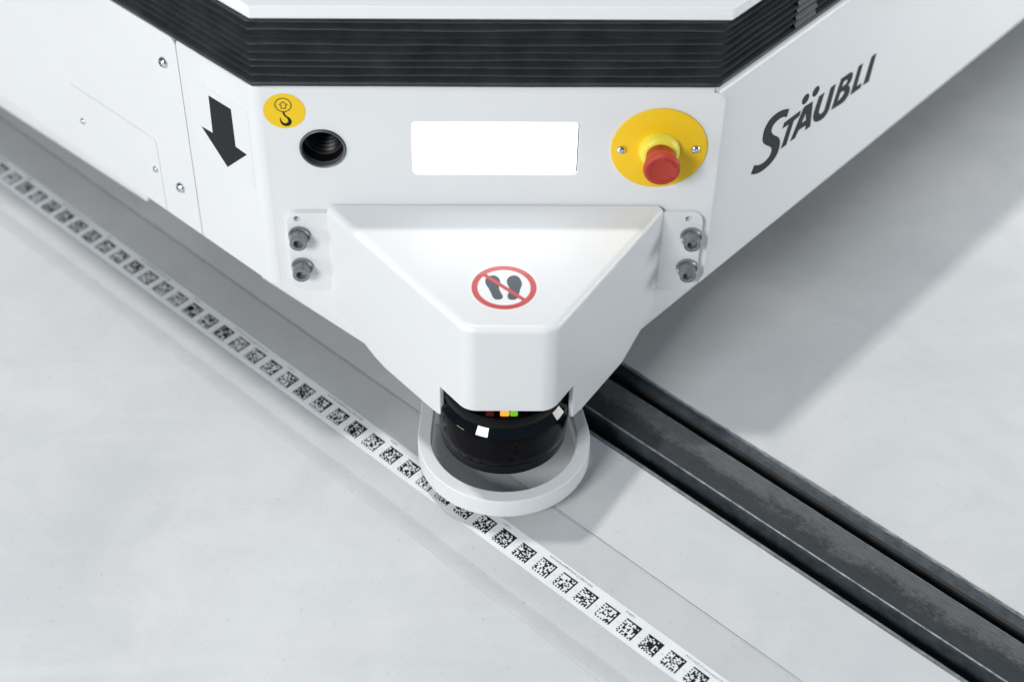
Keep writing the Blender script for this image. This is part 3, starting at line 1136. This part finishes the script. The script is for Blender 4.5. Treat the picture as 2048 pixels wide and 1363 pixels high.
def bolt(px):
    a, b = FRONT.px(*px, FT)
    o = FRONT.at(a, b, FT)
    fr = Frame(o, (1, 0, 0), (0, 0, 1))
    # serrated washer
    n = 72
    v, f = [], []
    ringz = [(0.0080, 0.0), (0.0082, 0.0012), (0.0081, 0.0026), (0.0064, 0.0031), (0.0050, 0.0031)]
    for j, (r_, h) in enumerate(ringz):
        for i in range(n):
            t = 2 * math.pi * i / n
            dh = (0.00035 if i % 2 else -0.0003) if j in (2, 3) else 0
            dr = (0.00012 if i % 2 else -0.00012) if j in (1, 2) else 0
            v.append(fr.at((r_ + dr) * math.cos(t), (r_ + dr) * math.sin(t), h + dh))
    for j in range(len(ringz) - 1):
        for i in range(n):
            f.append([j * n + i, j * n + (i + 1) % n, (j + 1) * n + (i + 1) % n, (j + 1) * n + i])
    add('washer', v, f, BOLT, hood)
    # socket head
    R, h0, h1 = 0.0064, 0.0028, 0.0118
    N = 48
    loops = [(R, h0), (R, h1 - 0.0007), (R - 0.0002, h1 - 0.0002), (R - 0.0006, h1)]
    v, f = [], []
    for r_, h in loops:
        for i in range(N):
            t = 2 * math.pi * i / N
            v.append(fr.at(r_ * math.cos(t), r_ * math.sin(t), h))
    for j in range(3):
        for i in range(N):
            f.append([j * N + i, j * N + (i + 1) % N, (j + 1) * N + (i + 1) % N, (j + 1) * N + i])

    def hexr(t, k):
        w = math.pi / 3
        tt = (t + 0.2 + px[1] * 0.37) % w - w / 2
        return k / math.cos(tt)
    base = len(v)
    for (k, h) in ((0.0036, h1 - 0.0002), (0.00335, h1 - 0.0006), (0.00335, h1 - 0.0052)):
        for i in range(N):
            t = 2 * math.pi * i / N
            r_ = hexr(t, k)
            v.append(fr.at(r_ * math.cos(t), r_ * math.sin(t), h))
    f += [[3 * N + i, 3 * N + (i + 1) % N, base + (i + 1) % N, base + i] for i in range(N)]
    for j in range(2):
        f += [[base + j * N + i, base + j * N + (i + 1) % N, base + (j + 1) * N + (i + 1) % N, base + (j + 1) * N + i] for i in range(N)]
    f.append([base + 2 * N + i for i in range(N)])
    add('bolt', v, f, BOLT, hood, smooth=32)


for px in ((598.5, 469), (604.5, 531), (1381.5, 471), (1373, 533)):
    bolt(px)

# no-stepping sticker on the hood
HT = Frame((0, 0, ZH), (1, 0, 0), (0, 1, 0))
scx, scy = HT.px(1008, 575)
ns = lathe('no_step_sticker', [(0, 0.00008), (0.0246, 0.00008), (0.0246, 0.0002), (0, 0.0002)], HT.at(scx, scy, 0), (0, 0, 1), STICKWHITE, robot, n=72, smooth=20)
tag(ns, 'round red and white no-stepping sticker')
ZQ = lambda pts: HT.pxs([(920 + x / 10.48, 510 + y / 10.48) for x, y in pts])
prism('foot_symbol', ZQ(spline([(700, 430), (765, 447), (822, 500), (843, 570), (822, 640), (818, 700), (850, 780), (890, 840), (898, 885), (865, 925), (800, 938), (740, 930), (690, 890), (650, 800),
                                (600, 700), (545, 620), (528, 550), (545, 490), (610, 445)], 2)), HT, 0.0002, 0.00027, GREYPRINT, ns)
prism('foot_symbol', ZQ(spline([(1130, 430), (1200, 445), (1262, 500), (1297, 590), (1290, 650), (1262, 720), (1242, 800), (1225, 870), (1185, 922), (1110, 943), (1030, 930), (995, 880), (1000, 825),
                                (1028, 770), (1035, 700), (1000, 630), (978, 560), (1000, 490), (1060, 445)], 2)), HT, 0.0002, 0.00027, GREYPRINT, ns)
prism('prohibition_ring', [circle(scx, scy, 0.0227, 72), circle(scx, scy, 0.0186, 72)], HT, 0.00028, 0.00036, REDPRINT, ns)
b0_, b1_ = ZQ([(480, 400), (1380, 965)])
prism('prohibition_bar', stroke([b0_, b1_], 0.0030), HT, 0.00028, 0.00035, REDPRINT, ns)

# ------------------------------------------------------------------ laser scanner and its guard ring
SC = (0.0253, 0.8568, 0)
scan = lathe('laser_scanner', [(0, 0.040), (0.0452, 0.040), (0.0470, 0.0415), (0.0482, 0.0500), (0.0482, 0.0512)], SC, (0, 0, 1), SATINBLK, robot, n=96, smooth=40)
tag(scan, 'round black laser scanner')
lathe('scanner_window', [(0.0478, 0.0514), (0.0484, 0.0520), (0.0487, 0.0570), (0.0490, 0.0640), (0.0490, 0.0760), (0.0490, 0.0785), (0.04875, 0.0800)], SC, (0, 0, 1), GLASSBLK, scan, n=96, smooth=60)
lathe('added_glint_cone', [(0.04875, 0.0800), (0.0486, 0.0803), (0.0484, 0.08055), (0.0440, 0.08565), (0.0438, 0.0859), (0.0432, 0.0862)], SC, (0, 0, 1), GLINTCONE, scan, n=128, smooth=60)  # invented cone under the rim, angled to mirror the window light as a glint
lathe('scanner_rim', [(0.0436, 0.0862), (0.0450, 0.0868), (0.0462, 0.0895), (0.0462, 0.0965), (0.0455, 0.0978), (0.0440, 0.0976), (0.0436, 0.0962), (0.0420, 0.0958), (0.0, 0.0958)], SC, (0, 0, 1), SATINBLK, scan, n=96, smooth=40)
for px, m_, w in (((980, 826.5), DULLAMP, 0.0030), ((1009.5, 825.5), AMBER, 0.0033), ((1028, 825.5), GREEN, 0.0027)):
    P = onplane(px[0], px[1], V3(0, 0, 0.0965), V3(0, 0, 1))
    prism('status_light', rrect(P[0] - w, P[0] + w, P[1] - 0.0024, P[1] + 0.0020, 0.0012, 3), TOPF, 0.0957, 0.0972, m_, scan, bevel=0.0003)

RC = np.array([0.0262, 0.8584])


def ushape(R, flare):
    t0 = math.radians(flare)
    arc_ = [RC + R * np.array([math.cos(t), math.sin(t)]) for t in [math.pi - math.radians(4) + (math.pi + math.radians(4) + t0) * i / 64 for i in range(65)]]
    e0 = arc_[0] + np.array([math.sin(math.radians(4)), math.cos(math.radians(4))]) * 0.085
    e1 = arc_[-1] + np.array([-math.sin(t0), math.cos(t0)]) * 0.085
    return [e0] + arc_ + [e1]


uo, ui = ushape(0.0655, 10), ushape(0.0553, 10)
gl = [tuple(p) for p in uo] + [tuple(p) for p in ui[::-1]]
v, f = [], []
for zz in (0.0130, 0.0300):
    for p in uo + ui:
        v.append((p[0], p[1], zz))
n = len(uo)
for i in range(n - 1):
    for lo, hi, flip in ((i, 2 * n + i, 0), (n + i, 3 * n + i, 1)):
        f.append([lo, lo + 1, hi + 1, hi])
    f.append([2 * n + i, 2 * n + i + 1, 3 * n + i + 1, 3 * n + i])
    f.append([i, i + 1, n + i + 1, n + i])
for e in (0, n - 1):
    f.append([e, n + e, 3 * n + e, 2 * n + e])
gr = add('guard_ring', v, f, RINGM, robot, smooth=40, bevel=0.0007)
tag(gr, 'white guard ring round the scanner')
# two legs that carry the ring from the chassis
for sx in (-0.026, 0.072):
    prism('ring_bracket', [(sx - 0.006, 0.925), (sx + 0.006, 0.925), (sx + 0.006, 0.938), (sx - 0.006, 0.938)], TOPF, 0.0130, 0.1035, RINGM, robot)
prism('scanner_mount', [(-0.015, 0.89), (0.066, 0.89), (0.066, 0.945), (-0.015, 0.945)], TOPF, 0.045, 0.1035, SATINBLK, robot)
